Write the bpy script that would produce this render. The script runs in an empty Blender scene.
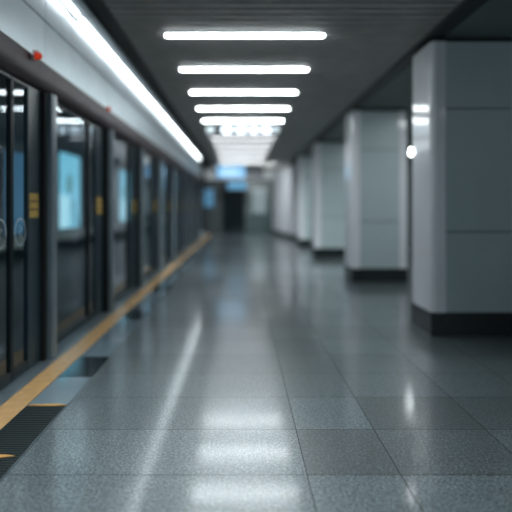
import bpy, bmesh, math, random
from mathutils import Vector
random.seed(4)
H = 1.4                      # eye height in metres; the layout below is in units of H
scene = bpy.context.scene
col = scene.collection

# ---------------------------------------------------------------- materials
MATS = {}
def mat(name, color, rough=0.5, metal=0.0, spec=0.5, noise=0.0, nscale=8.0, emit=None, estr=0.0, bump=0.0, coat=0.0):
    m = bpy.data.materials.new(name); m.use_nodes = True
    nt = m.node_tree; b = nt.nodes['Principled BSDF']
    b.inputs['Base Color'].default_value = (*color, 1)
    b.inputs['Roughness'].default_value = rough
    b.inputs['Metallic'].default_value = metal
    b.inputs['Specular IOR Level'].default_value = spec
    b.inputs['Coat Weight'].default_value = coat
    b.inputs['Coat Roughness'].default_value = 0.05
    tc = nt.nodes.new('ShaderNodeTexCoord')
    n = nt.nodes.new('ShaderNodeTexNoise'); n.inputs['Scale'].default_value = nscale; n.inputs['Detail'].default_value = 4
    nt.links.new(tc.outputs['Object'], n.inputs['Vector'])
    r = nt.nodes.new('ShaderNodeValToRGB')
    k = noise
    r.color_ramp.elements[0].position = 0.3; r.color_ramp.elements[1].position = 0.7
    r.color_ramp.elements[0].color = tuple(c*(1-k) for c in color) + (1,)
    r.color_ramp.elements[1].color = tuple(min(1, c*(1+k)) for c in color) + (1,)
    nt.links.new(n.outputs['Fac'], r.inputs['Fac']); nt.links.new(r.outputs['Color'], b.inputs['Base Color'])
    if bump:
        bp = nt.nodes.new('ShaderNodeBump'); bp.inputs['Strength'].default_value = bump; bp.inputs['Distance'].default_value = 0.004
        nt.links.new(n.outputs['Fac'], bp.inputs['Height']); nt.links.new(bp.outputs['Normal'], b.inputs['Normal'])
    if emit:
        b.inputs['Emission Color'].default_value = (*emit, 1); b.inputs['Emission Strength'].default_value = estr
    MATS[name] = m
    return m

def glass_mat(name, tint, refl=1.0, dark=0.0):
    m = bpy.data.materials.new(name); m.use_nodes = True
    nt = m.node_tree; nt.nodes.clear()
    out = nt.nodes.new('ShaderNodeOutputMaterial')
    tr = nt.nodes.new('ShaderNodeBsdfTransparent'); tr.inputs['Color'].default_value = (*tint, 1)
    gl = nt.nodes.new('ShaderNodeBsdfGlossy'); gl.inputs['Roughness'].default_value = 0.01
    gl.inputs['Color'].default_value = (0.86*refl, 0.95*refl, 1.0*refl, 1)
    fr = nt.nodes.new('ShaderNodeFresnel'); fr.inputs['IOR'].default_value = 1.5
    mx = nt.nodes.new('ShaderNodeMixShader')
    nt.links.new(fr.outputs['Fac'], mx.inputs['Fac'])
    nt.links.new(tr.outputs[0], mx.inputs[1]); nt.links.new(gl.outputs[0], mx.inputs[2])
    nt.links.new(mx.outputs[0], out.inputs['Surface'])
    MATS[name] = m
    return m

def floor_mat(name, base, rough, speck=0.5, bumpk=0.35, coatr=.11):
    """polished speckled granite; the per-tile 'tile' value shifts colour and polish"""
    m = bpy.data.materials.new(name); m.use_nodes = True
    nt = m.node_tree; b = nt.nodes['Principled BSDF']; L = nt.links
    tc = nt.nodes.new('ShaderNodeTexCoord')
    n1 = nt.nodes.new('ShaderNodeTexNoise'); n1.inputs['Scale'].default_value = 78; n1.inputs['Detail'].default_value = 3; n1.inputs['Roughness'].default_value = .65
    n2 = nt.nodes.new('ShaderNodeTexVoronoi'); n2.inputs['Scale'].default_value = 85
    n3 = nt.nodes.new('ShaderNodeTexNoise'); n3.inputs['Scale'].default_value = 1.3; n3.inputs['Detail'].default_value = 3
    for n in (n1, n2, n3): L.new(tc.outputs['Object'], n.inputs['Vector'])
    ramp = nt.nodes.new('ShaderNodeValToRGB')
    e = ramp.color_ramp.elements
    e[0].position = .40; e[1].position = .62
    e[0].color = tuple(c*(1-speck*.85) for c in base)+(1,)
    e[1].color = tuple(min(1, c*(1+speck*1.3)) for c in base)+(1,)
    L.new(n1.outputs['Fac'], ramp.inputs['Fac'])
    fle = nt.nodes.new('ShaderNodeMix'); fle.data_type = 'RGBA'; fle.blend_type = 'OVERLAY'; fle.inputs[0].default_value = min(.55, speck)
    bw = nt.nodes.new('ShaderNodeRGBToBW'); L.new(n2.outputs['Color'], bw.inputs[0])
    L.new(ramp.outputs['Color'], fle.inputs[6]); L.new(bw.outputs[0], fle.inputs[7])
    hs = nt.nodes.new('ShaderNodeHueSaturation'); hs.inputs['Saturation'].default_value = .9
    L.new(fle.outputs[2], hs.inputs['Color'])
    at = nt.nodes.new('ShaderNodeAttribute'); at.attribute_name = 'tile'
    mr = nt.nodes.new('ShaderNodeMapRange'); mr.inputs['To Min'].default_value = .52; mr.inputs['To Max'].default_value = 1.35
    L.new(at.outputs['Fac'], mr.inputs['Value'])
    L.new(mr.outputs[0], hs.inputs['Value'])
    L.new(hs.outputs['Color'], b.inputs['Base Color'])
    rr = nt.nodes.new('ShaderNodeMapRange'); rr.inputs['To Min'].default_value = rough*1.2; rr.inputs['To Max'].default_value = rough*.85
    L.new(at.outputs['Fac'], rr.inputs['Value'])
    ra = nt.nodes.new('ShaderNodeMath'); ra.operation = 'MULTIPLY_ADD'; ra.inputs[1].default_value = .08; 
    L.new(n3.outputs['Fac'], ra.inputs[0]); L.new(rr.outputs[0], ra.inputs[2])
    L.new(ra.outputs[0], b.inputs['Roughness'])
    bp = nt.nodes.new('ShaderNodeBump'); bp.inputs['Strength'].default_value = bumpk; bp.inputs['Distance'].default_value = .0012
    L.new(n1.outputs['Fac'], bp.inputs['Height']); L.new(bp.outputs['Normal'], b.inputs['Normal'])
    b.inputs['Specular IOR Level'].default_value = 1.0; b.inputs['IOR'].default_value = 1.65
    b.inputs['Coat Weight'].default_value = .8; b.inputs['Coat Roughness'].default_value = coatr
    MATS[name] = m
    return m

floor_mat('granite', (.082, .108, .118), .27, 1.0, .32)
floor_mat('polished_tile', (.25, .35, .41), .05, .04, .01, .04)
floor_mat('dark_tile', (.020, .034, .040), .09, .3, .04)
mat('joint', (.015, .02, .022), .7)
mat('yellow_line', (.64, .39, .17), .28, noise=.12, nscale=14, bump=.05)
mat('kerb_metal', (.22, .28, .31), .32, .5, noise=.1)
mat('mat_black', (.012, .018, .019), .5, noise=.4, nscale=60, bump=.4)
mat('mat_rib', (.022, .034, .036), .45)
mat('arrow_yellow', (.62, .34, .10), .4, noise=.1)
mat('slat', (.36, .355, .34), .55, noise=.12, nscale=5)
mat('void_black', (.008, .010, .010), .8)
mat('soffit', (.14, .17, .165), .6, noise=.08, nscale=2)
mat('band_black', (.012, .014, .015), .5)
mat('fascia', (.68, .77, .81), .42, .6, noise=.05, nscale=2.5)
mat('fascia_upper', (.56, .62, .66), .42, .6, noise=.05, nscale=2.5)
mat('beam_maroon', (.075, .055, .060), .5, .0, .25, noise=.1)
mat('post_metal', (.20, .27, .31), .38, .2, noise=.12, nscale=3)
mat('post_edge', (.22, .26, .28), .35, .2, noise=.06)
mat('frame_dark', (.014, .022, .026), .4, .0, .2, noise=.15)
mat('stile_blue', (.022, .045, .058), .35, .0, .25, noise=.12)
mat('rubber', (.006, .007, .008), .7)
glass_mat('door_glass', (.60, .72, .76), .9)
glass_mat('end_glass', (.25, .36, .38), .6)
mat('sticker_yellow', (.58, .38, .08), .5, noise=.1)
mat('sticker_band', (.10, .07, .02), .5)
mat('sticker_white', (.52, .62, .66), .5)
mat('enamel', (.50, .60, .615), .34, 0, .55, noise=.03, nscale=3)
mat('enamel_corner_lit', (.88, .90, .94), .10, 0, .65, noise=.02, nscale=3)  # paler panel enamel, raised further so the colour carries aisle light
mat('plinth', (.016, .022, .024), .25, noise=.3, nscale=30)
mat('white_wall', (.62, .63, .66), .45, noise=.03)
mat('grey_wall', (.20, .23, .24), .5, noise=.06, nscale=2)
mat('end_wall', (.55, .56, .57), .5, noise=.06, nscale=2)
mat('track_dark', (.05, .075, .088), .6, noise=.3, nscale=3)
mat('ledge', (.60, .52, .44), .6, noise=.15, nscale=6)
mat('lamp_housing', (.5, .53, .54), .4)
mat('bar_diffuser', (.9, .9, .9), .4, emit=(.90, .975, 1.0), estr=24)
mat('bar_soft', (.9, .9, .9), .4, emit=(.92, .96, 1.0), estr=3.6)
mat('tube_diffuser', (.9, .9, .9), .4, emit=(.90, .975, 1.0), estr=7)
mat('beacon_red', (.55, .045, .02), .25, emit=(.8, .06, .02), estr=.30)
mat('beacon_cap', (.75, .60, .55), .35)
mat('led_white', (.9, .9, .9), .4, emit=(1, 1, 1), estr=14)
mat('sign_case', (.010, .016, .026), .4)
mat('sign_white', (.8, .85, .9), .4, emit=(.72, .88, 1.0), estr=1.5)
mat('sign_dim', (.5, .55, .58), .4, emit=(.6, .75, .8), estr=.40)
mat('sign_blue', (.05, .12, .2), .4, emit=(.20, .50, .85), estr=.72)
mat('sign_pale', (.1, .15, .2), .4, emit=(.40, .72, .96), estr=.72)
mat('ad_blue', (.1, .3, .4), .4, emit=(.22, .58, .74), estr=.95)
mat('ad_white', (.4, .6, .7), .4, emit=(.46, .76, .86), estr=1.0)
mat('ad_green', (.1, .2, .2), .4, emit=(.10, .26, .29), estr=1.0)
mat('ad_figure', (.05, .1, .1), .4, emit=(.06, .20, .26), estr=1.0)
mat('ad_deep', (.05, .15, .25), .4, emit=(.045, .17, .30), estr=.45)
mat('door_green', (.028, .055, .057), .35, noise=.1)
mat('door_pane', (.12, .15, .16), .2, emit=(.30, .38, .40), estr=.3)
mat('corridor', (.022, .032, .035), .6, noise=.2)

# ---------------------------------------------------------------- mesh helpers
class MB:
    def __init__(s): s.bm = bmesh.new(); s.mats = []; s.tile = {}
    def mi(s, m):
        if m not in s.mats: s.mats.append(m)
        return s.mats.index(m)
    def box(s, x0, x1, y0, y1, z0, z1, m, bev=0.0, seg=2):
        t = bmesh.new()
        bmesh.ops.create_cube(t, size=1)
        for v in t.verts:
            v.co = Vector(((x0+x1)/2 + v.co.x*(x1-x0), (y0+y1)/2 + v.co.y*(y1-y0), (z0+z1)/2 + v.co.z*(z1-z0)))
        if bev: bmesh.ops.bevel(t, geom=t.edges[:], offset=bev, segments=seg, profile=.5, affect='EDGES')
        s._merge(t, m); return s
    def _merge(s, t, m, smooth=False):
        k = s.mi(m); mp = {}
        for v in t.verts: mp[v] = s.bm.verts.new(v.co)
        for f in t.faces:
            try:
                g = s.bm.faces.new([mp[v] for v in f.verts]); g.material_index = k; g.smooth = smooth
            except ValueError: pass
        t.free()
    def quad(s, pts, m):
        f = s.bm.faces.new([s.bm.verts.new(Vector(p)) for p in pts]); f.material_index = s.mi(m); return f
    def prism(s, prof, a0, a1, m, axis='y', smooth=False):
        """extrude a closed 2-D profile along an axis: axis y -> profile (x,z); axis z -> (x,y); axis x -> (y,z)"""
        def P(p, a):
            return {'y': (p[0], a, p[1]), 'z': (p[0], p[1], a), 'x': (a, p[0], p[1])}[axis]
        k = s.mi(m)
        A = [s.bm.verts.new(Vector(P(p, a0))) for p in prof]; B = [s.bm.verts.new(Vector(P(p, a1))) for p in prof]
        n = len(prof)
        fs = [s.bm.faces.new(A), s.bm.faces.new(B)]
        for i in range(n):
            f = s.bm.faces.new([A[i], A[(i+1) % n], B[(i+1) % n], B[i]]); f.smooth = smooth; fs.append(f)
        for f in fs: f.material_index = k
        return s
    def cyl(s, c, r, d, m, axis='z', seg=24, r2=None):
        prof = [(math.cos(2*math.pi*i/seg), math.sin(2*math.pi*i/seg)) for i in range(seg)]
        k = s.mi(m)
        def P(p, a, rr):
            q = (p[0]*rr, p[1]*rr)
            o = {'z': (q[0], q[1], a), 'y': (q[0], a, q[1]), 'x': (a, q[0], q[1])}[axis]
            return Vector(o) + Vector(c)
        A = [s.bm.verts.new(P(p, 0, r)) for p in prof]; B = [s.bm.verts.new(P(p, d, r2 if r2 is not None else r)) for p in prof]
        fs = [s.bm.faces.new(A), s.bm.faces.new(B)]
        for i in range(seg):
            f = s.bm.faces.new([A[i], A[(i+1) % seg], B[(i+1) % seg], B[i]]); f.smooth = True; fs.append(f)
        for f in fs: f.material_index = k
        return s
    def build(s, name, parent=None):
        bmesh.ops.recalc_face_normals(s.bm, faces=s.bm.faces[:])
        me = bpy.data.meshes.new(name); s.bm.to_mesh(me); s.bm.free()
        for m in s.mats: me.materials.append(MATS[m])
        o = bpy.data.objects.new(name, me); col.objects.link(o)
        if parent: o.parent = parent
        return o

def thing(name, label, cat, loc, group=None):
    o = bpy.data.objects.new(name, None); col.objects.link(o); o.location = loc
    o.empty_display_size = .1
    o['label'] = label; o['category'] = cat
    if group: o['group'] = group
    return o
def tag(o, label, cat, group=None):
    o['label'] = label; o['category'] = cat
    if group: o['group'] = group
    return o
def struct(o): o['kind'] = 'structure'; return o
def dup(root, loc, label):
    r = root.copy(); col.objects.link(r); r.location = loc; r['label'] = label
    for ch in list(root.children):
        c = ch.copy(); col.objects.link(c); c.parent = r
        for g in list(ch.children):
            d = g.copy(); col.objects.link(d); d.parent = c
    return r
ORD = ['nearest', 'second', 'third', 'fourth', 'fifth', 'sixth', 'seventh', 'eighth', 'ninth', 'tenth', 'eleventh', 'twelfth', 'thirteenth', 'fourteenth']

Y0, YE = -3.0, 20.6*H           # behind the camera, end wall
ZC = 2.346*H                     # slat ceiling
ZS = 2.318*H                    # soffit over the pillars
# ---------------------------------------------------------------- floor
def granite_floor():
    b = MB(); lay = b.bm.faces.layers.float.new('tile')
    xs = [-.876, .247, .597, 1.10, 1.527, 1.96, 2.38, 2.8, 3.22, 3.64, 4.1]
    pitch = .425; y = 2.93 - pitch*11; ys = []
    while y < 21.6: ys.append(y); y += pitch
    g = .0026
    r = random.Random(11)
    for i in range(len(xs)-1):
        for j in range(len(ys)-1):
            x0, x1, y0, y1 = xs[i]*H, xs[i+1]*H, ys[j]*H, ys[j+1]*H
            f = b.quad([(x0+g, y0+g, 0), (x1-g, y0+g, 0), (x1-g, y1-g, 0), (x0+g, y1-g, 0)], 'granite')
            v = r.uniform(.35, .75)
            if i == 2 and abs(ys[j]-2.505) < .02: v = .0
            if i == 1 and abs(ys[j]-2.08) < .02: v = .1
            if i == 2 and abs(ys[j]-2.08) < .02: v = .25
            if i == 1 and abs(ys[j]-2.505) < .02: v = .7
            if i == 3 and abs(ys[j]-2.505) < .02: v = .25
            f[lay] = v
    for x in xs[1:-1]:
        b.quad([(x*H-g, ys[0]*H, 0), (x*H+g, ys[0]*H, 0), (x*H+g, ys[-1]*H, 0), (x*H-g, ys[-1]*H, 0)], 'joint')
    for y in ys:
        for i in range(len(xs)-1):
            b.quad([(xs[i]*H+g, y*H-g, 0), (xs[i+1]*H-g, y*H-g, 0), (xs[i+1]*H-g, y*H+g, 0), (xs[i]*H+g, y*H+g, 0)], 'joint')
    o = b.build('floor')
    return struct(o)
granite_floor()
# polished tile strip beside the yellow line
b = MB(); lay = b.bm.faces.layers.float.new('tile')
cuts = [(-2.2, 2.81, 'polished_tile'), (2.81, 3.27, 'polished_tile'), (3.27, 3.72, 'dark_tile')]
z = 3.72
while z < 20.6:
    cuts += [(z, z+.60, 'polished_tile'), (z+.60, z+1.23, 'polished_tile'), (z+1.23, z+1.68, 'dark_tile')]; z += 1.68
for a, c, m in cuts:
    f = b.quad([(-1.078*H, a*H+.002, 0), (-.878*H, a*H+.002, 0), (-.878*H, c*H-.002, 0), (-1.078*H, c*H-.002, 0)], m); f[lay] = .5
b.quad([(-1.08*H, -2.2*H, -.003), (-.876*H, -2.2*H, -.003), (-.876*H, 21.6*H, -.003), (-1.08*H, 21.6*H, -.003)], 'joint')
struct(b.build('trim_1'))
b = MB(); b.box(-1.335*H, -1.207*H, -2*H, 20.6*H, -.05, .004, 'kerb_metal', .003)
struct(b.build('trim_2'))
b = MB(); b.box(-1.205*H, -1.08*H, -2*H, 20.6*H, -.01, .003, 'yellow_line')
tag(b.build('safety_line'), 'long straight yellow safety line on the floor along the glass platform doors', 'floor line')
# ribbed mat in front of the nearest door, with its yellow marks
t = thing('floor_mat', 'black ribbed floor mat beside the yellow line, at lower left', 'mat', (-.978*H, 2.1*H, .001))
b = MB(); b.box(-.097*H, .097*H, -.62*H, .69*H, 0, .005, 'mat_black', .002); b.build('backing', t)
b = MB(); y = -.60*H
while y < .675*H:
    b.box(-.093*H, .093*H, y, y+.012, .005, .0085, 'mat_rib'); y += .03
b.build('ribs', t)
b = MB(); zt = 0.010
b.prism([(-.090*H, .672*H), (.05*H, .672*H), (.093*H, .686*H), (.05*H, .700*H), (-.090*H, .692*H)], 0.0005, .008, 'arrow_yellow', 'z')
o = b.build('floor_marking'); o.location = (-.972*H, 2.115*H, 0.001)
tag(o, 'thin yellow stripe across the far end of the black ribbed mat', 'floor marking')
b = MB()
b.prism([(-.085*H, -.04*H), (.03*H, .0), (.078*H, .014*H), (.03*H, .026*H), (-.085*H, .026*H)], 0, .003, 'arrow_yellow', 'z')
o = b.build('floor_arrow'); o.location = (-.978*H, 2.205*H, .0098)
tag(o, 'yellow arrow tip on the black ribbed mat at lower left', 'floor marking')

# ---------------------------------------------------------------- ceilings
b = MB(); y = Y0
while y < YE:
    b.box(-.90*H, 1.45*H, y, y+.108, ZC, ZC+.03, 'slat'); y += .160
b.box(-.92*H, 1.45*H, Y0, YE, ZC+.10, ZC+.13, 'void_black')
struct(b.build('ceiling'))
b = MB(); b.box(1.58*H, 4.1*H, Y0, YE, ZS, ZS+.05, 'soffit'); struct(b.build('ceiling.001'))
b = MB(); b.box(1.452*H, 1.578*H, Y0, YE, ZS, ZS+.14, 'band_black'); struct(b.build('trim_3'))
b = MB(); b.box(-1.345*H, -.922*H, Y0, YE, 2.455*H, 2.48*H, 'void_black')
b.box(-.918*H, -.902*H, Y0, YE, ZC-.004, ZC+.10, 'band_black'); struct(b.build('trim_4'))

# ---------------------------------------------------------------- left fascia above the platform doors
YF = 17.75*H
b = MB()
e = [-2.0, .2, 1.88, 3.62]
while e[-1] < 17.6: e.append(min(17.75, e[-1]+1.68))
for a, c in zip(e[:-1], e[1:]):
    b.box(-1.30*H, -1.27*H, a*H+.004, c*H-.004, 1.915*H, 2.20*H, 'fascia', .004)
b.box(-1.33*H, -1.29*H, -2*H, YF, 1.9*H, 2.445*H, 'void_black')
struct(b.build('trim_5'))
b = MB()
for a, c in zip(e[:-1], e[1:]):
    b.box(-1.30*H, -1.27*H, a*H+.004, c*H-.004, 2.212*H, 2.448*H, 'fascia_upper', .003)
struct(b.build('trim_6'))
# rounded maroon beam
prof = [(-1.36*H, 1.912*H), (-1.242*H, 1.912*H), (-1.235*H, 1.905*H), (-1.235*H, 1.825*H)]
for i in range(1, 7):
    a = math.radians(90*i/6); prof.append((-1.285*H + .05*H*math.cos(a), 1.825*H - .075*H*math.sin(a)))
prof.append((-1.36*H, 1.75*H))
b = MB(); b.prism(prof, -2*H, YF, 'beam_maroon', 'y', smooth=False)
struct(b.build('trim_7'))

# tube lights along the top of the fascia
tube = None
TL = 1.38*H
ZT_ = 2.45*H
for k in range(12):
    y0 = (2.83 + 1.38*k)*H
    if y0 + TL > 17.8*H: break
    lab = 'long bright tube light above the grey fascia, %s from the camera' % ORD[k]
    if tube is None:
        tube = thing('tube_light', lab, 'ceiling light', (-1.222*H, y0, ZT_), 'tube lights above the platform doors')
        c = MB(); c.box(-.034*H, .11*H, .01, TL-.01, -.010, .006, 'kerb_metal', .004); c.build('housing', tube)
        c = MB()
        pr = [(-.015*H, -.0105)] + [(.015*H*-math.cos(math.radians(180*i/8)), -.018-.026*math.sin(math.radians(180*i/8))) for i in range(9)] + [(.015*H, -.0105)]
        c.prism(pr, .07, TL-.07, 'tube_diffuser', 'y'); c.build('diffuser', tube)
    else:
        dup(tube, (-1.222*H, y0, ZT_), lab)

# ceiling light bars
def light_y(n): return 557*1.33/ (1/(.00585+.00145*n)) * H
bar = None
for n in range(12):
    y = light_y(n)
    lab = 'white light bar across the slatted ceiling, %s from the camera' % ORD[n]
    if bar is None:
        bar = thing('ceiling_light', lab, 'ceiling light', (.030*H, y, ZC), 'light bars across the ceiling')
        def stad(hw, r, n=10):
            p = []
            for i in range(n+1):
                a = -math.pi/2 + math.pi*i/n; p.append((hw - r + r*math.cos(a), r*math.sin(a)))
            for i in range(n+1):
                a = math.pi/2 + math.pi*i/n; p.append((-hw + r + r*math.cos(a), r*math.sin(a)))
            return p
        c = MB(); c.prism(stad(.630*H, .05), -.012, -.001, 'lamp_housing', 'z'); c.build('housing', bar)
        c = MB(); c.prism(stad(.618*H, .037), -.026, -.0125, 'bar_diffuser', 'z'); c.build('diffuser', bar)
    else:
        o = dup(bar, (.030*H, y, ZC), lab)
        if n == 5:
            far = o.children[1].data.copy() if 'diffuser' in o.children[1].name else o.children[0].data.copy()
            far.materials[0] = MATS['bar_soft']
        if n >= 5:
            for ch in o.children:
                if ch.name.startswith('diffuser'): ch.data = far

# ---------------------------------------------------------------- platform screen doors
XD = -1.31*H
ZB, ZT = .022, 1.748*H
def pane(bm, y0, y1, z0, z1, name, parent, m='door_glass'):
    c = MB(); c.quad([(0, y0, z0), (0, y1, z0), (0, y1, z1), (0, y0, z1)], m); return c.build(name, parent)
def frame(y0, y1, s0, s1, parent, left='frame_dark', right='frame_dark', rail=.05*H):
    for (a, c_, m) in ((y0, y0+s0, left), (y1-s1, y1, right)):
        c = MB(); c.box(-.02, .02, a, c_, ZB, ZT, m, .004); c.build('stile', parent)
    for (a, c_) in ((ZB, ZB+rail), (ZT-.025*H, ZT)):
        c = MB(); c.box(-.018, .018, y0+s0, y1-s1, a, c_, 'frame_dark', .003); c.build('rail', parent)
def yellow_sticker(y0, y1, zc, h, parent):
    c = MB(); c.box(.021, .0225, y0, y1, zc-h/2, zc+h/2, 'sticker_yellow')
    o = c.build('warning_sticker', parent); o['label'] = 'yellow warning sticker with two dark bands'
    c = MB()
    for q in (-.17, .17): c.box(.0226, .0232, y0+.006, y1-.006, zc+q*h-.018*h*2, zc+q*h+.018*h*2, 'sticker_band')
    c.build('dark_band', o)
def ring_sticker(y, z, r, parent):
    c = MB(); N = 40
    for i in range(N):
        a0, a1 = 2*math.pi*i/N, 2*math.pi*(i+1)/N
        q = []
        for rr, a in ((r, a0), (r, a1), (r*.86, a1), (r*.86, a0)): q.append((.004, y+rr*math.cos(a), z+rr*math.sin(a)))
        c.quad(q, 'sticker_white')
    # faint upright mark in the ring
    for (ya, za, yb, zb) in ((-.28, .45, .25, .25), (.25, .25, -.22, -.05), (-.22, -.05, .28, -.42)):
        w = .07*r
        c.quad([(.004, y+ya*r-w, z+za*r), (.004, y+ya*r+w, z+za*r), (.004, y+yb*r+w, z+zb*r), (.004, y+yb*r-w, z+zb*r)], 'sticker_white')
    o = c.build('round_sticker', parent); o['label'] = 'white ring sticker on the glass'
# nearest door: two leaves meeting
la = thing('sliding_door', 'glass sliding door leaf cut off by the left edge of the photo', 'sliding door', (XD, 2.72*H, 0), 'platform door leaves')
frame(0, .436*H, .20*H, .018*H, la, left='stile_blue')
pane(None, .20*H, .418*H, ZB+.05*H, ZT-.025*H, 'glass_pane', la); ring_sticker(.30*H, .852*H, .085*H, la)
yellow_sticker(.02*H, .18*H, 1.01*H, .15*H, la)
lb = thing('sliding_door', 'nearest full glass sliding door leaf with white ring sticker and yellow sticker', 'sliding door', (XD, 3.16*H, 0), 'platform door leaves')
frame(0, .435*H, .018*H, .205*H, lb, right='stile_blue')
pane(None, .018*H, .23*H, ZB+.05*H, ZT-.025*H, 'glass_pane', lb); ring_sticker(.14*H, .852*H, .085*H, lb)
yellow_sticker(.25*H, .40*H, 1.01*H, .15*H, lb)

post0 = pan0 = leaf0 = None
P = 1.68
for k in range(9):
    zr = (3.74 + P*k)*H           # far edge of the post
    lab = 'dark metal door post with bright edge, %s from the camera' % ORD[k]
    loc = (-1.24*H, zr, .005)
    if post0 is None:
        post0 = thing('door_post', lab, 'door post', loc, 'posts between the platform doors')
        c = MB(); c.box(-.10*H, 0, -.085*H, -.053*H, 0, 1.74*H, 'post_metal', .006); c.build('post_body', post0)
        c = MB(); c.box(-.012*H, .004*H, -.0525*H, 0, 0, 1.74*H, 'post_edge', .003); c.build('edge_trim', post0)
        c = MB(); c.box(-.10*H, -.0125*H, -.0525*H, -.002*H, 0.0, 1.74*H, 'rubber'); c.build('seal', post0)
        c = MB(); c.box(-.10*H, -.03*H, -.135*H, -.0855*H, 0.0, 1.74*H, 'rubber'); c.build('seal', post0)
    else: dup(post0, loc, lab)
    if k == 8: break
    loc = (XD-.02, zr+.01*H, 0)
    lab = 'wide dark glass screen panel just beyond the %s door post' % (ORD[k])
    if pan0 is None:
        pan0 = thing('glass_panel', lab, 'glass panel', loc, 'fixed glass panels between the posts')
        frame(0, 1.06*H, .03*H, .03*H, pan0)
        pane(None, .03*H, 1.03*H, ZB+.05*H, ZT-.025*H, 'glass_pane', pan0)
    else: dup(pan0, loc, lab)
    loc = (XD-.02, zr+1.075*H, 0)
    lab = 'narrow glass door leaf with yellow sticker, just before the %s door post' % ORD[k+1]
    if leaf0 is None:
        leaf0 = thing('sliding_door', lab, 'sliding door', loc, 'platform door leaves')
        frame(0, .465*H, .04*H, .25*H, leaf0, right='stile_blue')
        pane(None, .04*H, .215*H, ZB+.05*H, ZT-.025*H, 'glass_pane', leaf0)
        yellow_sticker(.235*H, .42*H, 1.01*H, .15*H, leaf0)
    else: dup(leaf0, loc, lab)

# red beacons on the beam
bc = None
for k, zz in enumerate((3.29, 5.10)):
    loc = (-1.235*H + (.0155, .0105)[k], zz*H, 1.90*H)
    lab = ('red warning light on the maroon beam above the nearest glass door', 'small red warning light on the maroon beam above the second door post')[k]
    if bc is None:
        bc = thing('warning_light', lab, 'warning light', loc, 'red lights on the beam')
        c = MB(); c.cyl((-.016, 0, -.012), .026, .03, 'lamp_housing', 'x', 20); c.build('base', bc)
        c = MB(); c.cyl((.014, 0, -.012), .032, .04, 'beacon_red', 'x', 20, .026); c.cyl((.054, 0, -.012), .026, .014, 'beacon_red', 'x', 20, .012); c.build('lens', bc)
        c = MB(); c.box(-.01, .045, -.02, .02, .022, .032, 'beacon_cap', .003); c.build('cap', bc)
    else:
        o = dup(bc, loc, lab); o.scale = (.7, .7, .7)

# ---------------------------------------------------------------- track side behind the glass
b = MB(); b.box(-3.05*H, -3.0*H, Y0, 24*H, -1.3, 3.6, 'track_dark'); struct(b.build('wall_left'))
b = MB(); b.box(-3.0*H, -1.34*H, Y0, 24*H, -1.3, -1.2, 'track_dark'); struct(b.build('floor.001'))
b = MB(); b.box(-1.40*H, -1.337*H, Y0, 21*H, -1.2, -.03, 'track_dark'); struct(b.build('trim_8'))
b = MB(); b.box(-3.0*H, -1.34*H, Y0, 24*H, 3.5, 3.55, 'track_dark'); struct(b.build('ceiling.002'))
b = MB(); b.box(-2.995*H, -2.93*H, Y0, 24*H, .45*H, .60*H, 'ledge', .01); struct(b.build('trim_9'))
for k, (ya, yb, m, lab) in enumerate((
        (6.95, 7.7, 'ad_deep', 'dim blue lit advertising panel seen through the nearest glass door'),
        (9.05, 10.25, 'ad_blue', 'bright pale blue lit advertising panel seen just beyond the nearest door post'),
        (13.6, 15.0, 'ad_blue', 'pale blue lit advertising panel seen beyond the second door post'))):
    t = thing('advertising_lightbox', lab, 'advertising panel', (-2.995*H, ya*H, .62*H), 'lit panels across the track')
    w = (yb-ya)*H; hh = (1.31 if m == 'ad_blue' else 1.12)*H
    c = MB(); c.box(0, .05, 0, w, 0, hh, 'sign_case', .006); c.build('case', t)
    c = MB(); c.quad([(.052, .03, .03), (.052, w-.03, .03), (.052, w-.03, hh-.03), (.052, .03, hh-.03)], m); p = c.build('lit_face', t)
    if m == 'ad_blue':
        c = MB(); c.quad([(.055, .04, .04), (.055, w*.45, .04), (.055, w*.5, hh*.42), (.055, .04, hh*.46)], 'ad_white'); c.build('pale_area', p)
        c = MB()
        c.cyl((.056, w*.46, hh*.59), .17*H, .002, 'ad_green', 'x', 24); c.build('round_shape', p)
        c = MB(); c.prism([(w*.55, hh*.42), (w*.64, hh*.40), (w*.72, hh*.22), (w*.9, hh*.05), (w*.76, hh*.05), (w*.62, hh*.2), (w*.55, hh*.3)], .0555, .058, 'ad_figure', 'x'); c.build('leaning_figure', p)

# ---------------------------------------------------------------- pillars
XL, XR = 1.473*H, 2.227*H
def rounded(x0, x1, y0, y1, r, n=6):
    p = []
    for cx, cy, a0 in ((x0+r, y0+r, 180), (x1-r, y0+r, 270), (x1-r, y1-r, 0), (x0+r, y1-r, 90)):
        for i in range(n+1):
            a = math.radians(a0 + 90*i/n); p.append((cx + r*math.cos(a), cy + r*math.sin(a)))
    return p
W, D = XR-XL, .50*H
s = .117*H; r = .045*H; th = .025
def c_panel(sgn):
    """C-shaped side panel wrapping both corners, as an (x,y) profile; sgn -1 = aisle side"""
    out = [(s, 0)]
    for i in range(7):
        a = math.radians(270 - 90*i/6); out.append((r + r*math.cos(a), r + r*math.sin(a)))
    for i in range(7):
        a = math.radians(180 - 90*i/6); out.append((r + r*math.cos(a), D - r + r*math.sin(a)))
    out.append((s, D))
    inn = [(s, D-th), (th+.02, D-th), (th, D-th-.02), (th, th+.02), (th+.02, th), (s, th)]
    pr = out + inn
    return pr if sgn < 0 else [(W-x, y) for x, y in pr]
tiers = [(.178*H, .808*H), (.808*H, 1.766*H), (1.766*H, 2.287*H)]
pil = None
PY = [4.32, 7.43, 11.1, 14.1]
plabs = ['large pale panelled square pillar nearest the camera, cut off by the right edge',
         'second pale square pillar from the camera, behind the large right edge pillar',
         'third pale square pillar from the camera, left of the second pillar',
         'fourth, farthest pale square pillar, beside the white wall at the end']
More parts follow.
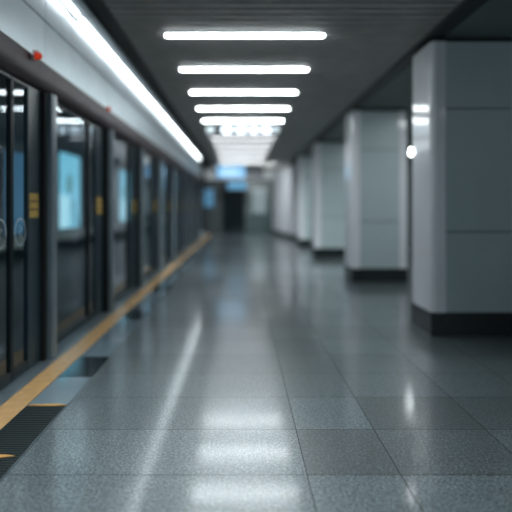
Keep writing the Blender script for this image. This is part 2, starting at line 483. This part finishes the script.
for k, yy in enumerate(PY):
    if pil is None:
        pil = thing('pillar', plabs[0], 'pillar', (XL, yy*H, 0), 'pale pillars along the right')
        c = MB(); c.box(.03, W-.03, .03, D-.03, 0, 2.30*H, 'void_black'); c.build('core', pil)
        g = .006
        for sg in (-1, 1):
            c = MB(); c.prism(c_panel(sg), .178*H+.004, 2.287*H, 'enamel_corner_lit', 'z')
            o = c.build('side_panel', pil); o['label'] = 'glossy paler side panel with rounded corners, aisle light partly in its colour'
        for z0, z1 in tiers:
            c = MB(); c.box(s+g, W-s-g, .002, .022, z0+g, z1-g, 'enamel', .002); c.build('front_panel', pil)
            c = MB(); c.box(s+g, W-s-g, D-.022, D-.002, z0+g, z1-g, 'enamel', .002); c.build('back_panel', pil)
        c = MB(); c.box(0, W, 0, D, 0, .176*H, 'plinth', .004)
        o = c.build('plinth', pil); o['label'] = 'black stone plinth'
        c = MB(); c.box(.04*H, W-.04*H, .025*H, D-.025*H, 2.30*H, ZS-.002, 'band_black')
        c.build('collar', pil)
    else: dup(pil, (XL, yy*H, 0), plabs[k])
# round lamp on the aisle face of the nearest pillar
t = thing('wall_lamp', 'small round glowing white lamp on the aisle side of the nearest pillar', 'lamp', (XL-.0005, 4.80*H, 1.475*H))
c = MB(); c.cyl((-.006, 0, 0), .058, .006, 'lamp_housing', 'x'); c.build('base', t)
c = MB()
tt = bmesh.new(); bmesh.ops.create_uvsphere(tt, u_segments=20, v_segments=12, radius=.052)
for v in tt.verts: v.co.x = v.co.x*.55 - .006
c._merge(tt, 'led_white', True); c.build('globe', t)

# ---------------------------------------------------------------- right-hand and end walls
b = MB(); b.box(4.1*H, 4.15*H, Y0, YE, 0, ZS, 'grey_wall'); struct(b.build('wall_right'))
# white wall stub stepping in at the end, seen past the last pillar
pr = [(1.17*H, 20.55*H), (1.63*H, 16.9*H), (2.3*H, 16.9*H), (2.3*H, 20.55*H)]
b = MB(); b.prism(pr, .16*H, ZS-.003, 'white_wall', 'z'); struct(b.build('wall_end'))
pr = [(1.155*H, 20.55*H), (1.62*H, 16.88*H), (2.3*H, 16.88*H), (2.3*H, 20.55*H)]
b = MB(); b.prism(pr, 0.001, .158*H, 'plinth', 'z'); struct(b.build('baseboard_end'))
# end wall with dark opening
ye = YE
b = MB()
b.box(-1.34*H, 4.1*H, ye, ye+.12, 2.02*H, 2.5*H, 'end_wall')
b.box(1.20*H, 4.1*H, ye, ye+.12, 0, 2.02*H, 'end_wall')
struct(b.build('wall_back'))
b = MB(); b.box(-1.7*H, 1.3*H, ye+1.5, ye+1.6, 0, 2.5*H, 'corridor'); struct(b.build('wall_back.001'))
b = MB()
b.box(.10*H, .17*H, ye-.02, ye+.08, 0, 2.02*H, 'frame_dark', .005)
b.box(1.12*H, 1.20*H, ye-.02, ye+.08, 0, 2.02*H, 'frame_dark', .005)
b.box(-.72*H, -.66*H, ye-.02, ye+.08, 0, 2.02*H, 'frame_dark', .005)
b.box(-1.34*H, 1.2*H, ye-.02, ye+.08, 1.94*H, 2.02*H, 'frame_dark', .005)
struct(b.build('trim_10'))
t = thing('glass_panel', 'dark glass panel of the end wall, left of the green door', 'glass panel', (0, ye+.03, 0))
c = MB(); c.box(-.655*H, .095*H, -.01, .01, .0, 1.94*H, 'end_glass'); c.build('glass_pane', t)
t = thing('door_1', 'x', 'x', (.175*H, ye, 0)); 
del t['label'], t['category']; struct(t)
c = MB(); c.box(0, .94*H, 0, .05, .01, 1.935*H, 'door_green', .004); c.build('door_leaf', t)
c = MB(); c.box(.25*H, .75*H, -.01, -.001, .78*H, 1.70*H, 'door_pane', .003); o = c.build('window_pane', t); o['label'] = 'pale lit window pane'
c = MB(); c.box(.06*H, .085*H, -.05, -.03, .70*H, 1.0*H, 'post_edge', .004); c.box(.065*H, .08*H, -.03, -.001, .74*H, .76*H, 'post_edge'); c.box(.065*H, .08*H, -.03, -.001, .94*H, .96*H, 'post_edge'); c.build('door_handle', t)
t = thing('wall_screen', 'dim blue glowing screen on the end wall beside the last glass doors', 'screen', (-1.30*H, ye-.03, .95*H))
c = MB(); c.box(-.10*H, .34*H, 0, .04, 0, .78*H, 'sign_case', .006); c.build('case', t)
c = MB(); c.quad([(-.05*H, -.002, .06*H), (.29*H, -.002, .06*H), (.29*H, -.002, .70*H), (-.05*H, -.002, .70*H)], 'ad_deep'); c.build('lit_face', t)
b = MB(); b.box(-1.34*H, -.72*H, ye+.0, ye+.1, 0, 2.02*H, 'corridor'); struct(b.build('wall_back.002'))

# ---------------------------------------------------------------- hanging signs
def hung(t, xs, z0, z1):
    for x in xs:
        c = MB(); c.cyl((x, .04, z0), .012, z1-z0, 'lamp_housing', 'z', 12); c.build('hanger', t)
ys_ = 8.9*H; zs0 = (1 + 72/557*8.9)*H; zs1 = (1 + 82.5/557*8.9)*H
t = thing('hanging_sign', 'dark hanging sign with a row of glowing white lozenges under the ceiling', 'sign', (.03*H, ys_, 0))
c = MB(); c.box(-.60*H, .61*H, 0, .08, zs0, zs1, 'sign_case', .01); c.build('case', t)
zc = (zs0+zs1)/2
for (xa, xb, m) in ((-.585, -.46, 'sign_dim'), (-.345, -.16, 'sign_white'), (-.11, .06, 'sign_white'), (.10, .255, 'sign_white'), (.29, .45, 'sign_white'), (.48, .585, 'sign_dim')):
    c = MB()
    rr = .058*H
    pp = [((xa+.058)*H - rr*math.sin(math.radians(180*i/8)), zc + rr*math.cos(math.radians(180*i/8))) for i in range(9)] + \
         [((xb-.058)*H + rr*math.sin(math.radians(180*i/8)), zc - rr*math.cos(math.radians(180*i/8))) for i in range(9)]
    c.prism(pp, -.004, -.0005, m, 'y')
    o = c.build('lit_symbol', t)
    o['label'] = 'dim round glowing mark' if m == 'sign_dim' else 'bright white lozenge'
hung(t, (-.45*H, .46*H), zs1, ZC)
ys_ = 16.2*H
k = ys_/557
t = thing('hanging_sign', 'bright blue hanging sign with a dark right half at the far end', 'sign', (0, ys_, 0))
c = MB(); c.box(-25*k, 23*k, 0, .10, H+29*k, H+42*k, 'sign_case', .01); c.build('case', t)
c = MB(); c.box(-24*k, 4*k, -.006, -.0005, H+29.6*k, H+41.4*k, 'sign_blue', .002); f = c.build('lit_face', t)
c = MB(); c.box(-20*k, -3*k, -.012, -.0065, H+32*k, H+39*k, 'sign_pale', .002); c.build('pale_panel', f)
hung(t, (-20*k, 18*k), H+42*k, ZC)
ys_ = 19.2*H; k = ys_/557
t = thing('hanging_sign', 'dim small blue hanging sign lower down near the end wall', 'sign', (0, ys_, 0))
c = MB(); c.box(-14*k, 6.5*k, 0, .10, H+17*k, H+26*k, 'sign_case', .01); c.build('case', t)
c = MB(); c.box(-13*k, 5.5*k, -.006, -.0005, H+18*k, H+25*k, 'sign_pale', .002); o = c.build('lit_face', t)
MATS['sign_mid'] = None
mat('sign_mid', (.03, .06, .09), .4, spec=0, emit=(.07, .22, .36), estr=1.0)
o.data.materials[0] = MATS['sign_mid']
hung(t, (-10*k, 3*k), H+26*k, ZC)

# ---------------------------------------------------------------- lights, world, camera
def area(name, loc, sx, sy, power, color=(.90, .975, 1), spread=180):
    l = bpy.data.lights.new(name, 'AREA'); l.shape = 'RECTANGLE'; l.size = sx; l.size_y = sy; l.energy = power; l.color = color; l.spread = math.radians(spread)
    o = bpy.data.objects.new(name, l); col.objects.link(o); o.location = loc; return o
for n in range(-1, -4, -1):
    y = light_y(n)
    area('overhead_lamp', (.030*H, y, ZC-.03), 1.28*H, .14, 11, spread=80)
area('overhead_tube', (-1.117*H, 1.2*H, ZC-.03), .12, 2.6*H, 16, spread=110)
for y in range(0, 30, 5):
    area('track_fill', (-2.3*H, y, 3.45), 1.3, 5.0, 9, color=(.7, .9, 1))  # added fill light over the track, lifts the ledge and wall behind the glass
# added fill lights in the bay right of the pillars, brightening the pillar fronts
for x, y, p in ((3.2, 1.0, 8), (2.7, 6.1, 26), (2.6, 9.4, 30), (2.6, 12.7, 30)):
    area('side_fill', (x*H, y*H, ZS-.02), 1.2, 1.2, p)
o = area('end_wall_fill', (.2*H, 17.0*H, ZS-.06), 2.4, .5, 90, spread=120); o.rotation_euler = (math.radians(62), 0, 0)  # added fill light without a fixture, tilted to brighten the end wall
for y in (8.0, 12.0, 15.4):
    o = area('aisle_fill', (.1*H, y*H, ZC-.26), 2.2, .4, 34, spread=100); o.rotation_euler = (math.radians(36), 0, 0)  # added fill lights, turned away from the camera, to lift the far floor
w = bpy.data.worlds.new('World'); scene.world = w; w.use_nodes = True
w.node_tree.nodes['Background'].inputs['Color'].default_value = (.62, .78, .86, 1)
w.node_tree.nodes['Background'].inputs['Strength'].default_value = .36

cam = bpy.data.cameras.new('Camera'); co = bpy.data.objects.new('Camera', cam); col.objects.link(co)
co.location = (0, 0, H); co.rotation_euler = (math.pi/2, 0, 0)
cam.sensor_width = 36; cam.lens = 36*557/512
cam.shift_x = 15/512; cam.shift_y = -49/512
cam.clip_start = .05; cam.clip_end = 200
cam.dof.use_dof = True; cam.dof.focus_distance = 3.4; cam.dof.aperture_fstop = .58
scene.camera = co
scene.view_settings.view_transform = 'Standard'
scene.view_settings.look = 'None'
scene.view_settings.exposure = .4
scene.cycles.max_bounces = 10; scene.cycles.transparent_max_bounces = 24
scene.cycles.sample_clamp_indirect = 6
